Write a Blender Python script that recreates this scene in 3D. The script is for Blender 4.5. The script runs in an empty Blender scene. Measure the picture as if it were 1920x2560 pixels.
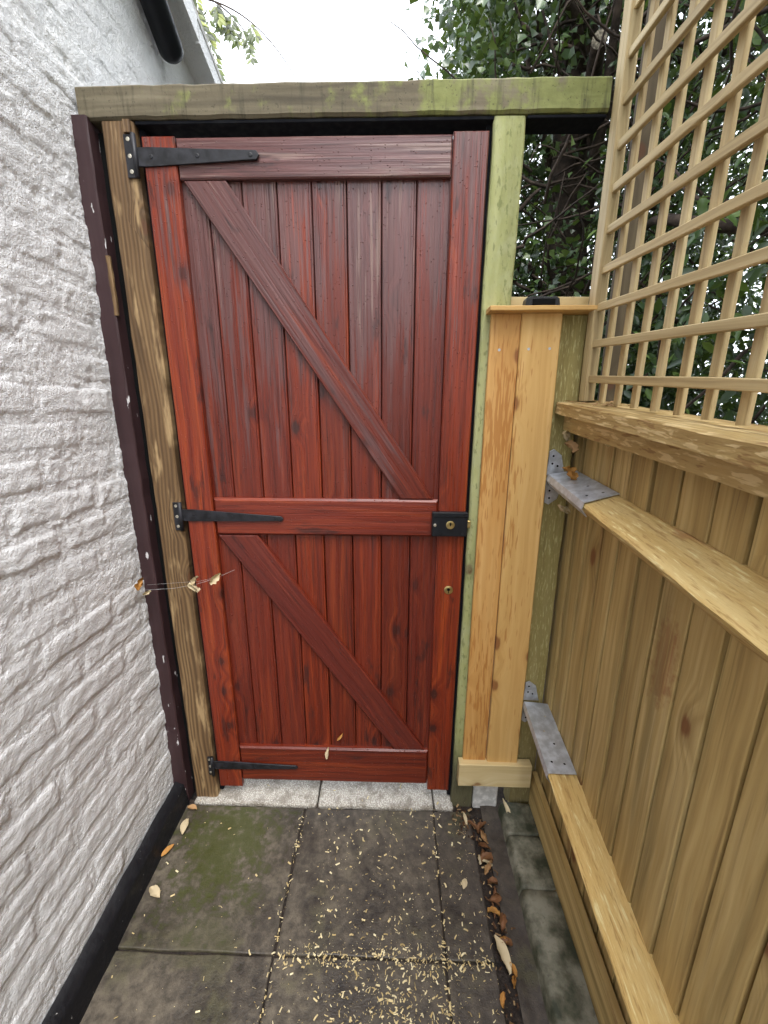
import bpy, bmesh, math, random
import numpy as np
from mathutils import Vector, Matrix
random.seed(7); RNG = np.random.default_rng(11)
sc = bpy.context.scene
COL = sc.collection
rad = math.radians

# ------------------------------------------------------------------ camera
CAM_P, CAM_Y, CAM_R = rad(14.279), rad(1.439), rad(0.164)
fw = Vector((-math.sin(CAM_Y)*math.cos(CAM_P), math.cos(CAM_Y)*math.cos(CAM_P), -math.sin(CAM_P)))
r0 = Vector((math.cos(CAM_Y), math.sin(CAM_Y), 0)); u0 = r0.cross(fw)
rt = r0*math.cos(CAM_R) + u0*math.sin(CAM_R); up = -r0*math.sin(CAM_R) + u0*math.cos(CAM_R)
cd = bpy.data.cameras.new('camera'); cam = bpy.data.objects.new('camera', cd); COL.objects.link(cam)
cd.sensor_fit = 'AUTO'; cd.sensor_width = 36.0; cd.lens = 36.0*1000/2560
cd.clip_start = 0.02; cd.clip_end = 500
mw = Matrix((rt, up, -fw)).transposed().to_4x4(); mw.translation = (0, -1.06, 1.277)
cam.matrix_world = mw; sc.camera = cam

# ------------------------------------------------------------------ sky, sun, exposure
SUN_EL, SUN_AZ = rad(62), rad(160)          # azimuth clockwise from +Y: behind and right of the camera
w = bpy.data.worlds.new('World'); sc.world = w; w.use_nodes = True
nt = w.node_tree; nt.nodes.clear()
sky = nt.nodes.new('ShaderNodeTexSky'); sky.sky_type = 'NISHITA'; sky.sun_disc = False
sky.sun_elevation = SUN_EL; sky.sun_rotation = SUN_AZ; sky.dust_density = 4.0; sky.air_density = 1.0
ov = nt.nodes.new('ShaderNodeMix'); ov.data_type = 'RGBA'; ov.inputs[0].default_value = 0.88
ov.inputs[7].default_value = (7.8, 8.25, 8.9, 1)      # even cloud cover
nt.links.new(sky.outputs[0], ov.inputs[6])
bg = nt.nodes.new('ShaderNodeBackground'); bg.inputs[1].default_value = 0.12
nt.links.new(ov.outputs[2], bg.inputs[0])
wo = nt.nodes.new('ShaderNodeOutputWorld'); nt.links.new(bg.outputs[0], wo.inputs[0])
sd = bpy.data.lights.new('sun', 'SUN'); sd.energy = 1.0; sd.angle = rad(28); sd.color = (1, .98, .95)
sun = bpy.data.objects.new('sun', sd); COL.objects.link(sun)
sdir = Vector((math.sin(SUN_AZ)*math.cos(SUN_EL), math.cos(SUN_AZ)*math.cos(SUN_EL), math.sin(SUN_EL)))
sun.rotation_euler = sdir.to_track_quat('Z', 'Y').to_euler(); sun.location = (0, -3, 6)
sc.view_settings.view_transform = 'Standard'; sc.view_settings.look = 'None'
sc.view_settings.gamma = 1; sc.view_settings.use_curve_mapping = False
sc.view_settings.exposure = 1.92
sc.cycles.max_bounces = 6; sc.cycles.diffuse_bounces = 4; sc.cycles.glossy_bounces = 2; sc.cycles.transmission_bounces = 2; sc.cycles.transparent_max_bounces = 4; sc.cycles.sample_clamp_indirect = 6

# ------------------------------------------------------------------ node helper
class B:
    def __init__(s, name):
        s.m = bpy.data.materials.new(name); s.m.use_nodes = True; s.t = s.m.node_tree; s.t.nodes.clear()
        s.out = s.n('OutputMaterial'); s.p = s.n('BsdfPrincipled'); s.l(s.p.outputs[0], s.out.inputs[0])
    def n(s, k): return s.t.nodes.new('ShaderNode'+k)
    def l(s, a, b): s.t.links.new(a, b)
    def put(s, v, i):
        if isinstance(v, bpy.types.NodeSocket): s.l(v, i)
        elif isinstance(v, (tuple, list)): i.default_value = (*v, 1) if len(v) == 3 and len(i.default_value) == 4 else v
        else: i.default_value = v
    def math(s, op, a, b=0.0, clamp=False):
        n = s.n('Math'); n.operation = op; n.use_clamp = clamp; s.put(a, n.inputs[0]); s.put(b, n.inputs[1]); return n.outputs[0]
    def mapr(s, x, a, b, c=0.0, d=1.0, smooth=True):
        n = s.n('MapRange'); n.interpolation_type = 'SMOOTHSTEP' if smooth else 'LINEAR'
        for k, v in enumerate((x, a, b, c, d)): s.put(v, n.inputs[k])
        return n.outputs[0]
    def mix(s, f, a, b, mode='MIX'):
        n = s.n('Mix'); n.data_type = 'RGBA'; n.blend_type = mode; s.put(f, n.inputs[0]); s.put(a, n.inputs[6]); s.put(b, n.inputs[7]); return n.outputs[2]
    def obj(s): return s.n('TexCoord').outputs['Object']
    def pos(s): return s.n('NewGeometry').outputs['Position']
    def rand(s): return s.n('ObjectInfo').outputs['Random']
    def sep(s, v):
        n = s.n('SeparateXYZ'); s.l(v, n.inputs[0]); return n.outputs
    def comb(s, x, y, z):
        n = s.n('CombineXYZ')
        for k, v in enumerate((x, y, z)): s.put(v, n.inputs[k])
        return n.outputs[0]
    def vmul(s, v, k):
        n = s.n('VectorMath'); n.operation = 'MULTIPLY'; s.put(v, n.inputs[0]); s.put(k, n.inputs[1]); return n.outputs[0]
    def vadd(s, v, k):
        n = s.n('VectorMath'); n.operation = 'ADD'; s.put(v, n.inputs[0]); s.put(k, n.inputs[1]); return n.outputs[0]
    def noise(s, v, scale=1.0, detail=3.0, rough=0.55, dist=0.0):
        n = s.n('TexNoise'); s.l(v, n.inputs['Vector']); n.inputs['Scale'].default_value = scale
        n.inputs['Detail'].default_value = detail; n.inputs['Roughness'].default_value = rough; n.inputs['Distortion'].default_value = dist
        return n.outputs[0]
    def vor(s, v, scale=1.0, feat='F1', randomness=1.0):
        n = s.n('TexVoronoi'); n.feature = feat; s.l(v, n.inputs['Vector']); n.inputs['Scale'].default_value = scale
        n.inputs['Randomness'].default_value = randomness; return n
    def ramp(s, f, stops):
        n = s.n('ValToRGB'); s.put(f, n.inputs[0]); e = n.color_ramp.elements
        while len(e) < len(stops): e.new(0.5)
        for k, (p, c) in enumerate(stops): e[k].position = p; e[k].color = (*c, 1)
        return n.outputs[0]
    def bump(s, h, strength=0.5, dist=0.002):
        n = s.n('Bump'); n.inputs['Strength'].default_value = strength; n.inputs['Distance'].default_value = dist
        s.l(h, n.inputs['Height']); s.l(n.outputs[0], s.p.inputs['Normal'])
    def done(s, col, rough=0.6, spec=0.5, metal=0.0):
        s.put(col, s.p.inputs['Base Color']); s.put(rough, s.p.inputs['Roughness'])
        s.p.inputs['Specular IOR Level'].default_value = spec; s.p.inputs['Metallic'].default_value = metal
        return s.m

def wood(name, cols, knot=(.10, .04, .015), kd=.35, gs=55., rings=260., ringk=.35, rough=.6, spec=.4, bump=.5, bdist=.0012, extra=None, vary=.25, kx=9., kz=6.):
    """cols: dark, mid, light grain colours; grain runs along the local Z axis"""
    b = B(name); r = b.rand()
    off = b.comb(b.math('MULTIPLY', r, 37.), b.math('MULTIPLY', r, 91.), b.math('MULTIPLY', r, 53.))
    o = b.obj(); P = b.vadd(o, off); x, y, z = b.sep(P)
    kv = b.vor(b.comb(b.math('MULTIPLY', x, kx), b.math('MULTIPLY', z, kz), 0.), 1.0); kv.voronoi_dimensions = '2D'; kc = b.sep(kv.outputs['Color'])[0]
    on = b.math('LESS_THAN', kc, kd); d = kv.outputs['Distance']
    soft = b.math('MULTIPLY', b.mapr(d, .05, .42, 1., 0.), on)
    wob = b.math('MULTIPLY', b.math('SUBTRACT', b.noise(b.comb(b.math('MULTIPLY', x, 6.), 0., b.math('MULTIPLY', z, 2.2)), 1., 2.), .5), .05)
    xg = b.math('ADD', b.math('ADD', x, wob), b.math('MULTIPLY', soft, .022))
    streak = b.noise(b.comb(b.math('MULTIPLY', xg, gs), b.math('MULTIPLY', y, gs), b.math('MULTIPLY', z, 2.0)), 1., 3., .65)
    broad = b.noise(b.comb(b.math('MULTIPLY', xg, gs*.22), b.math('MULTIPLY', y, gs*.2), b.math('MULTIPLY', z, .9)), 1., 2., .55)
    ring = b.math('ADD', b.math('MULTIPLY', b.math('SINE', b.math('ADD', b.math('MULTIPLY', xg, rings), b.math('MULTIPLY', broad, 22.))), .5), .5)
    f = b.math('ADD', b.math('MULTIPLY', streak, .65), b.math('MULTIPLY', broad, .35))
    f = b.mapr(f, .28, .72, 0., 1., False)
    c = b.ramp(f, [(0., cols[0]), (.5, cols[1]), (1., cols[2])])
    c = b.mix(b.math('MULTIPLY', b.math('MULTIPLY', ring, ringk), b.mapr(broad, .3, .7, .4, 1.)), c, cols[0])
    d = b.math('ADD', d, b.math('MULTIPLY', b.math('SUBTRACT', streak, .5), .16))
    kn = b.math('MULTIPLY', b.mapr(d, .055, .12, 1., 0.), on)
    halo = b.math('MULTIPLY', b.mapr(d, .10, .24, .45, 0.), on)
    c = b.mix(halo, c, cols[0]); c = b.mix(b.math('MULTIPLY', kn, .8), c, knot)
    v = b.math('ADD', b.math('MULTIPLY', b.math('SUBTRACT', r, .5), vary*2), 1.)
    n = b.n('Mix'); n.data_type = 'RGBA'; n.blend_type = 'MULTIPLY'; n.inputs[0].default_value = 1.
    b.l(c, n.inputs[6]); b.l(b.comb(v, v, v), n.inputs[7]); c = n.outputs[2]
    h = b.noise(b.comb(b.math('MULTIPLY', x, gs*1.6), b.math('MULTIPLY', y, gs*1.6), b.math('MULTIPLY', z, 2.5)), 1., 2., .6)
    if ringk > .5: h = b.math('SUBTRACT', h, b.math('MULTIPLY', ring, .4))
    rr = rough
    if extra:
        c, h, rr = extra(b, c, h, rr, dict(P=P, x=x, y=y, z=z, o=o, streak=streak, broad=broad, r=r, ring=ring))
    b.bump(h, bump, bdist)
    return b.done(c, rr, spec)

# ------------------------------------------------------------------ materials
M = {}
WEAR = [0.]
def ex_door(b, c, h, rr, k):
    pz = b.sep(b.pos())[2]; r = k['r']
    # each member took the stain differently: maroon to orange-red
    c = b.mix(b.mapr(b.math('FRACT', b.math('MULTIPLY', r, 7.31)), 0., 1., 0., .65, False), c, b.mix(k['streak'], (.050, .008, .007), (.15, .024, .017)))
    fib = b.noise(b.comb(b.math('MULTIPLY', k['x'], 120.), b.math('MULTIPLY', k['y'], 120.), b.math('MULTIPLY', k['z'], 2.6)), 1., 4., .7)
    patch = b.noise(b.comb(b.math('MULTIPLY', k['x'], 16.), 0., b.math('MULTIPLY', k['z'], 2.6)), 1., 3., .6)
    age = b.math('ADD', b.mapr(pz, .75, 1.85, -.17, .15, False), b.mapr(b.math('FRACT', b.math('MULTIPLY', r, 13.7)), 0., 1., -.055, .055, False))                 # the stain has weathered most towards the top of the gate
    wear = b.mapr(b.math('ADD', b.math('ADD', b.math('MULTIPLY', fib, .5), b.math('MULTIPLY', patch, .5)), b.math('ADD', age, WEAR[0])), .49, .58)
    c = b.mix(b.math('MULTIPLY', wear, .85), c, b.mix(k['streak'], (.045, .017, .016), (.185, .085, .080)))
    bare = b.mapr(b.math('ADD', b.math('MULTIPLY', fib, .65), b.math('ADD', b.math('MULTIPLY', patch, .3), b.math('MULTIPLY', age, .55))), .585, .66)
    c = b.mix(b.math('MULTIPLY', bare, .6), c, (.27, .185, .155))
    dark = b.noise(b.comb(b.math('MULTIPLY', k['x'], 22.), 7.1, b.math('MULTIPLY', k['z'], 6.)), 1., 4., .65)
    c = b.mix(b.math('MULTIPLY', b.mapr(dark, .60, .70), .65), c, (.022, .010, .010))
    lines = b.noise(b.comb(b.math('MULTIPLY', k['x'], 260.), b.math('MULTIPLY', k['y'], 260.), b.math('MULTIPLY', k['z'], 5.)), 1., 2., .6)
    c = b.mix(b.math('MULTIPLY', b.mapr(lines, .56, .66), .5), c, (.020, .007, .006))
    drops = b.vor(b.pos(), 190.); dm = b.math('MULTIPLY', b.mapr(drops.outputs['Distance'], .1, .34, 1., 0.), b.math('LESS_THAN', b.sep(drops.outputs['Color'])[0], .11))
    h = b.math('ADD', h, b.math('MULTIPLY', dm, 1.3))
    return c, h, b.mapr(fib, .35, .65, .26, .44)
M['door'] = wood('red_stained_wood', [(.058, .007, .0035), (.165, .021, .0065), (.32, .056, .013)], knot=(.020, .009, .008), kd=.27, gs=85, ringk=.35, spec=.5, bump=.9, bdist=.0016, extra=ex_door, vary=.15)
WEAR[0] = -.075
M['stile'] = wood('bright_red_stained_wood', [(.085, .010, .004), (.235, .030, .008), (.40, .078, .016)], knot=(.020, .009, .008), kd=.27, gs=85, ringk=.35, spec=.5, bump=.9, bdist=.0016, extra=ex_door, vary=.05)
WEAR[0] = .06
M['brace'] = wood('faded_red_stained_wood', [(.055, .008, .005), (.15, .022, .010), (.29, .055, .018)], knot=(.020, .009, .008), kd=.27, gs=85, ringk=.35, spec=.5, bump=.9, bdist=.0016, extra=ex_door, vary=.05)
def ex_post(b, c, h, rr, k):
    p = b.noise(b.comb(b.math('MULTIPLY', k['x'], 30.), 0., b.math('MULTIPLY', k['z'], 5.)), 1., 4., .6)
    return b.mix(b.math('MULTIPLY', b.mapr(p, .52, .66), .75), c, (.44, .30, .15)), h, rr
M['post_brown'] = wood('weathered_brown_timber', [(.055, .030, .013), (.16, .092, .040), (.30, .19, .088)], kd=.2, gs=42, rings=620, ringk=.75, rough=.7, bump=.9, bdist=.002, extra=ex_post, vary=.05)
def ex_beam(b, c, h, rr, k):
    px, py, pz = b.sep(b.pos())
    n1 = b.noise(b.pos(), 9., 5., .62); n2 = b.noise(b.pos(), 45., 4., .6)
    side = b.mapr(px, -.55, .38, -.16, .12, False)
    a = b.mapr(b.math('ADD', b.math('ADD', b.math('MULTIPLY', n1, .8), b.math('MULTIPLY', n2, .2)), side), .46, .58)
    c = b.mix(b.math('MULTIPLY', a, .8), c, b.mix(n2, (.10, .115, .024), (.30, .33, .10)))
    st = b.noise(b.comb(b.math('MULTIPLY', px, 60.), 0., b.math('MULTIPLY', pz, 7.)), 1., 4.)
    c = b.mix(b.math('MULTIPLY', b.mapr(st, .52, .68), .6), c, (.05, .045, .026))
    sp = b.noise(b.pos(), 160., 2.)
    c = b.mix(b.math('MULTIPLY', b.mapr(sp, .64, .72), .6), c, (.04, .035, .02))
    return c, b.math('ADD', h, b.math('MULTIPLY', n2, .8)), rr
M['beam'] = wood('mossy_grey_timber', [(.045, .036, .022), (.14, .116, .072), (.27, .235, .16)], kd=.15, gs=30, rings=300, ringk=.3, rough=.8, bump=.7, bdist=.002, extra=ex_beam, vary=.03)
def ex_green(b, c, h, rr, k):
    n1 = b.noise(b.pos(), 22., 5., .65); n3 = b.noise(b.comb(b.math('MULTIPLY', k['x'], 110.), b.math('MULTIPLY', k['y'], 110.), b.math('MULTIPLY', k['z'], 40.)), 1., 4., .6)
    c = b.mix(b.math('MULTIPLY', b.mapr(n1, .42, .7), .55), c, (.38, .39, .22)); c = b.mix(b.math('MULTIPLY', b.mapr(n3, .55, .66), .6), c, (.13, .15, .05))
    low = b.mapr(b.sep(b.pos())[2], .10, .28, 1., 0.)
    c = b.mix(b.math('MULTIPLY', low, .85), c, (.075, .062, .04))                    # darker towards the foot
    return c, b.math('ADD', h, b.math('MULTIPLY', n3, 1.1)), rr
M['post_green'] = wood('algae_green_timber', [(.20, .20, .085), (.34, .355, .145), (.48, .475, .25)], kd=.08, gs=28, rings=200, ringk=.15, rough=.85, bump=.9, bdist=.0025, extra=ex_green, vary=.03)
WETL = [.545]
def ex_wet(b, c, h, rr, k):
    d1 = b.noise(b.comb(b.math('MULTIPLY', k['x'], 170.), 0., b.math('MULTIPLY', k['z'], 15.)), 1., 2., .5)
    reg = b.noise(b.comb(b.math('MULTIPLY', k['x'], 9.), 0., b.math('MULTIPLY', k['z'], 2.5)), 1., 2.)
    wet = b.mapr(b.math('ADD', b.math('MULTIPLY', d1, .62), b.math('MULTIPLY', reg, .45)), WETL[0], WETL[0]+.05)
    c = b.mix(b.math('MULTIPLY', wet, .62), c, (.37, .135, .028))
    return c, h, b.mapr(wet, 0, 1, .6, .4)
M['panel'] = wood('fresh_orange_softwood', [(.46, .225, .062), (.58, .31, .095), (.66, .40, .15)], knot=(.20, .06, .018), kd=.3, gs=46, rings=330, ringk=.3, rough=.55, bump=.3, extra=ex_wet, vary=.04, kx=9, kz=5)
WETL[0] = .60
M['panel2'] = wood('fresh_tan_softwood', [(.50, .28, .085), (.62, .38, .135), (.69, .46, .19)], knot=(.20, .06, .018), kd=.5, gs=46, rings=330, ringk=.35, rough=.55, bump=.3, extra=ex_wet, vary=.02, kx=9, kz=5)
M['pale'] = wood('pale_softwood', [(.50, .37, .17), (.64, .50, .26), (.72, .60, .36)], knot=(.22, .09, .03), kd=.5, gs=40, ringk=.2, rough=.6, bump=.3, vary=.06)
def ex_fence(b, c, h, rr, k):
    c = b.mix(b.math('MULTIPLY', b.mapr(b.noise(b.comb(b.math('MULTIPLY', k['x'], 130.), 0., b.math('MULTIPLY', k['z'], 3.)), 1., 3., .6), .54, .66), .32), c, (.10, .065, .025))
    fine = b.noise(b.comb(b.math('MULTIPLY', k['x'], 160.), b.math('MULTIPLY', k['y'], 160.), b.math('MULTIPLY', k['z'], 9.)), 1., 4., .65)
    q = b.vmul(b.vadd(b.pos(), (0., .432, -.850)), (0., 24., 9.)); l_ = b.n('VectorMath'); l_.operation = 'LENGTH'; b.l(q, l_.inputs[0])
    bl = b.mapr(b.math('ADD', l_.outputs['Value'], b.math('MULTIPLY', b.math('SUBTRACT', b.noise(b.pos(), 60., 3.), .5), 1.3)), .45, .95, 1., 0.)
    c = b.mix(b.math('MULTIPLY', bl, b.mapr(fine, .3, .6, .15, .6)), c, (.24, .075, .026))                       # one large resin stain
    st = b.noise(b.comb(b.math('MULTIPLY', k['x'], 16.), 0., b.math('MULTIPLY', k['z'], 2.2)), 1., 3.)
    c = b.mix(b.math('MULTIPLY', b.mapr(st, .62, .70), .42), c, (.20, .055, .016))     # resin-red heartwood streaks
    st2 = b.noise(b.comb(b.math('MULTIPLY', k['x'], 22.), 3.3, b.math('MULTIPLY', k['z'], 1.6)), 1., 4.)
    c = b.mix(b.math('MULTIPLY', b.mapr(st2, .48, .68), .5), c, (.14, .105, .040))
    return c, b.math('ADD', h, b.math('MULTIPLY', fine, .8)), rr
M['fence'] = wood('olive_treated_softwood', [(.24, .15, .05), (.45, .315, .12), (.62, .47, .22)], knot=(.16, .050, .016), kd=.17, gs=50, rings=380, ringk=.25, rough=.72, bump=.45, extra=ex_fence, vary=.13, kx=8, kz=4.5)
def ex_rail(b, c, h, rr, k):
    s1 = b.noise(b.comb(b.math('MULTIPLY', k['x'], 150.), b.math('MULTIPLY', k['y'], 170.), b.math('MULTIPLY', k['z'], 20.)), 1., 3., .65)
    c = b.mix(b.math('MULTIPLY', b.mapr(s1, .55, .68), .8), c, (.78, .67, .34)); c = b.mix(b.math('MULTIPLY', b.mapr(s1, .46, .32), .6), c, (.30, .16, .045))
    bark = b.noise(b.vmul(k['P'], (14, 14, 5)), 1., 4.)
    c = b.mix(b.math('MULTIPLY', b.mapr(bark, .62, .68), .5), c, (.30, .11, .045))
    return c, b.math('ADD', h, b.math('MULTIPLY', s1, 1.6)), rr
M['rail'] = wood('rough_sawn_yellow_timber', [(.42, .255, .080), (.60, .41, .15), (.70, .53, .24)], kd=.12, gs=40, ringk=.15, rough=.7, bump=.8, bdist=.002, extra=ex_rail, vary=.06)
def ex_cap(b, c, h, rr, k):
    s1 = b.noise(b.comb(b.math('MULTIPLY', k['x'], 90.), b.math('ADD', b.math('MULTIPLY', k['y'], 90.), b.math('MULTIPLY', k['z'], 14.)), b.math('MULTIPLY', k['z'], 9.)), 1., 3., .6)
    c = b.mix(b.math('MULTIPLY', b.mapr(s1, .54, .60), .7), c, (.68, .51, .26)); c = b.mix(b.math('MULTIPLY', b.mapr(s1, .42, .36), .65), c, (.20, .10, .035))
    return c, b.math('ADD', h, s1), rr
M['cap'] = wood('wet_rough_cap_timber', [(.24, .145, .05), (.42, .285, .11), (.58, .43, .20)], kd=.1, gs=60, ringk=.2, rough=.55, bump=.7, bdist=.0025, extra=ex_cap, vary=.05)
M['post_old'] = wood('dull_brown_timber', [(.05, .035, .018), (.095, .070, .038), (.14, .105, .06)], kd=.12, gs=40, rough=.8, bump=.5, vary=.03)
M['trellis'] = wood('tan_trellis_softwood', [(.23, .155, .07), (.46, .345, .17), (.64, .52, .30)], kd=.06, gs=95, rings=350, ringk=.25, rough=.65, bump=.35, vary=.1)
def ex_fpost(b, c, h, rr, k):
    s1 = b.noise(b.comb(b.math('MULTIPLY', k['x'], 220.), b.math('MULTIPLY', k['y'], 220.), b.math('MULTIPLY', k['z'], 30.)), 1., 3., .65)
    c = b.mix(b.math('MULTIPLY', b.mapr(s1, .52, .66), .7), c, (.55, .50, .24)); c = b.mix(b.math('MULTIPLY', b.mapr(b.sep(b.pos())[2], .1, .4, 1., 0.), .5), c, (.13, .10, .055))
    return c, b.math('ADD', h, b.math('MULTIPLY', s1, 1.5)), rr
M['fpost'] = wood('rough_olive_post_timber', [(.20, .155, .05), (.29, .24, .085), (.36, .30, .13)], kd=.25, gs=40, ringk=.2, rough=.75, bump=.7, bdist=.002, extra=ex_fpost, vary=.03)
def ex_batten(b, c, h, rr, k):
    px, py, pz = b.sep(b.pos())
    n1 = b.noise(b.vmul(b.pos(), (60, 60, 14)), 1., 4.)
    c = b.mix(b.mapr(n1, .685, .70), c, (.62, .60, .60))
    return c, h, rr
M['batten'] = wood('purple_brown_paint', [(.028, .013, .014), (.045, .022, .024), (.065, .036, .038)], kd=.05, gs=30, ringk=.1, rough=.5, spec=.35, bump=.35, extra=ex_batten, vary=.03)

def plain(name, col, rough=.5, spec=.5, metal=0., var=.25, scale=60., bump=.0, bdist=.001):
    b = B(name); n = b.noise(b.obj(), scale, 4., .6)
    c = b.mix(b.mapr(n, .35, .7, 0., 1.), tuple(v*(1-var) for v in col), tuple(min(1, v*(1+var)) for v in col))
    if bump: b.bump(n, bump, bdist)
    return b.done(c, b.mapr(n, .3, .7, rough*.8, min(1, rough*1.2)), spec, metal)
M['black'] = plain('black_gloss_paint', (.006, .007, .010), .5, .35, bump=.3)
M['matt'] = plain('matt_black', (.005, .0055, .008), .85, .15)
M['iron'] = plain('black_iron', (.014, .014, .018), .5, .4, var=.6, scale=40, bump=.5)
M['brass'] = plain('worn_brass', (.55, .42, .18), .35, .5, .9)
M['screw'] = plain('zinc_screw', (.62, .58, .48), .4, .5, .8)
M['galv'] = plain('galvanised_steel', (.52, .55, .60), .45, .5, .55, var=.2, scale=45, bump=.1)
M['hole'] = plain('hole_and_shade_black', (.006, .006, .006), .8, .1)
M['plastic'] = plain('black_plastic', (.010, .010, .011), .3, .5)
M['white'] = plain('pale_concrete', (.62, .61, .59), .8, .3, var=.25, scale=50, bump=.4)
M['web'] = plain('spider_thread', (.6, .6, .6), .5)
M['bark'] = plain('grey_brown_bark', (.060, .044, .034), .85, .2, var=.5, scale=30, bump=.6, bdist=.004)
M['cut'] = plain('cut_branch_wood', (.22, .19, .14), .8, .2, var=.6, scale=160)

def wallmat():
    b = B('white_masonry_paint'); p = b.pos()
    n1 = b.noise(p, 7., 5., .6); n2 = b.noise(p, 190., 4., .7); n3 = b.noise(p, 30., 4., .65)
    c = b.ramp(n1, [(.3, (.82, .815, .82)), (.5, (.885, .885, .89)), (.7, (.90, .905, .915))])
    c = b.mix(b.math('MULTIPLY', b.mapr(b.math('ADD', b.math('MULTIPLY', n3, .6), b.math('MULTIPLY', n1, .4)), .585, .68), .45), c, (.45, .41, .36)); c = b.mix(b.math('MULTIPLY', b.mapr(b.noise(p, 210., 2.), .73, .78), .5), c, (.30, .25, .20))
    c = b.mix(b.math('MULTIPLY', b.mapr(n1, .62, .70), .16), c, (.60, .55, .54))
    b.bump(b.math('ADD', b.math('MULTIPLY', n2, 1.2), b.math('MULTIPLY', n3, .4)), 1., .005)
    return b.done(c, b.mapr(n2, .3, .7, .30, .5), .5)
M['wall'] = wallmat()
def slabmat():
    b = B('damp_concrete_slab'); p = b.pos(); r = b.rand(); x, y, z = b.sep(p)
    n1 = b.noise(p, 5., 6., .62); n2 = b.noise(p, 40., 5., .65); n3 = b.noise(p, 260., 3., .6)
    c = b.ramp(b.math('ADD', b.math('MULTIPLY', n1, .5), b.math('MULTIPLY', n2, .5)), [(.34, (.016, .012, .010)), (.5, (.058, .047, .035)), (.66, (.135, .112, .082))])
    c = b.mix(b.math('MULTIPLY', b.mapr(b.math('ADD', b.math('MULTIPLY', n1, .6), b.math('MULTIPLY', x, .55)), .28, .55), .55), c, (.036, .028, .027))
    # moss patch on the slab before the hinge post
    dx = b.math('MULTIPLY', b.math('ADD', x, .50), 5.5); dy = b.math('MULTIPLY', b.math('ADD', y, .13), 4.2)
    dd = b.math('SQRT', b.math('ADD', b.math('MULTIPLY', dx, dx), b.math('MULTIPLY', dy, dy)))
    moss = b.mapr(b.math('ADD', dd, b.math('MULTIPLY', b.math('SUBTRACT', n2, .5), 3.4)), .25, 1.05, 1., 0.)
    c = b.mix(b.math('MULTIPLY', moss, .75), c, (.050, .056, .010))
    m2 = b.mapr(b.math('ADD', b.math('MULTIPLY', b.noise(p, 6.5, 5.), .7), b.math('MULTIPLY', n2, .3)), .52, .66)
    c = b.mix(b.math('MULTIPLY', m2, .55), c, (.058, .056, .020))
    c = b.mix(b.math('MULTIPLY', b.mapr(n3, .66, .74), .55), c, (.02, .017, .014)); c = b.mix(b.math('MULTIPLY', b.mapr(n3, .30, .22), .4), c, (.24, .21, .17))
    b.bump(b.math('ADD', b.math('MULTIPLY', n3, .6), n2), .6, .003)
    return b.done(c, b.mapr(n1, .35, .65, .34, .72), .4)
M['slab'] = slabmat()
def pebmat():
    b = B('pale_pebbly_concrete'); p = b.pos(); n1 = b.noise(p, 12., 5.); v = b.vor(p, 230.)
    d = v.outputs['Distance']
    c = b.mix(b.mapr(d, .2, .6), (.62, .59, .53), (.33, .30, .26)); c = b.mix(b.math('MULTIPLY', b.mapr(b.noise(p, 26., 5., .65), .46, .64), .75), c, (.17, .145, .11))
    h = b.math('SUBTRACT', 1., d); b.bump(h, .8, .004); return b.done(c, .45, .5)
M['pebble'] = pebmat()
def kerbmat():
    b = B('lichened_kerb_stone'); p = b.pos(); n1 = b.noise(p, 14., 6., .62); n2 = b.noise(p, 90., 4.)
    c = b.ramp(n1, [(.38, (.028, .033, .018)), (.48, (.085, .082, .056)), (.62, (.20, .19, .145))])
    c = b.mix(b.math('MULTIPLY', b.mapr(n2, .6, .72), .5), c, (.04, .036, .028)); b.bump(b.math('ADD', n1, b.math('MULTIPLY', n2, .5)), .5, .003)
    return b.done(c, .6, .4)
M['kerb'] = kerbmat()
def soilmat():
    b = B('dark_wet_soil'); p = b.pos(); n2 = b.noise(p, 70., 6., .7); n1 = b.noise(p, 9., 4.)
    c = b.ramp(n2, [(.35, (.010, .007, .006)), (.6, (.035, .024, .018)), (.75, (.10, .075, .05))]); b.bump(n2, 1., .008); return b.done(c, b.mapr(n1, .4, .6, .35, .8), .4)
M['soil'] = soilmat()
def plinthmat():
    b = B('black_bitumen_paint'); p = b.pos(); n2 = b.noise(p, 45., 5., .6)
    c = b.mix(b.mapr(b.noise(p, 160., 3.), .72, .76), (.007, .007, .009), (.45, .44, .42)); b.bump(n2, .5, .004); return b.done(c, b.mapr(n2, .3, .7, .4, .65), .3)
M['plinth'] = plinthmat()
def leafmat(name, stops, rough=.35, trans=.25, spec=.5):
    b = B(name); g = b.n('NewGeometry'); c = b.ramp(g.outputs['Random Per Island'], stops)
    b.put(c, b.p.inputs['Base Color']); b.p.inputs['Roughness'].default_value = rough; b.p.inputs['Specular IOR Level'].default_value = spec
    t = b.n('BsdfTranslucent'); b.l(b.mix(.5, c, (.30, .42, .06)), t.inputs[0]); m = b.n('MixShader'); m.inputs[0].default_value = trans
    b.l(b.p.outputs[0], m.inputs[1]); b.l(t.outputs[0], m.inputs[2]); b.l(m.outputs[0], b.out.inputs[0]); return b.m
M['ivy'] = leafmat('glossy_ivy_leaf', [(0., (.012, .028, .010)), (.5, (.030, .060, .020)), (.85, (.060, .105, .030)), (1., (.13, .19, .05))], .28, .16)
M['laurel'] = leafmat('dark_evergreen_leaf', [(0., (.010, .030, .012)), (.6, (.032, .070, .020)), (.9, (.075, .14, .030)), (1., (.16, .24, .05))], .35, .25)
M['vine'] = leafmat('pale_climber_leaf', [(0., (.06, .06, .05)), (.6, (.10, .12, .06)), (1., (.30, .33, .08))], .5, .25)
M['dry'] = leafmat('dry_brown_leaf', [(0., (.20, .10, .045)), (.5, (.36, .20, .09)), (1., (.55, .40, .22))], .7, .1, .2)
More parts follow.
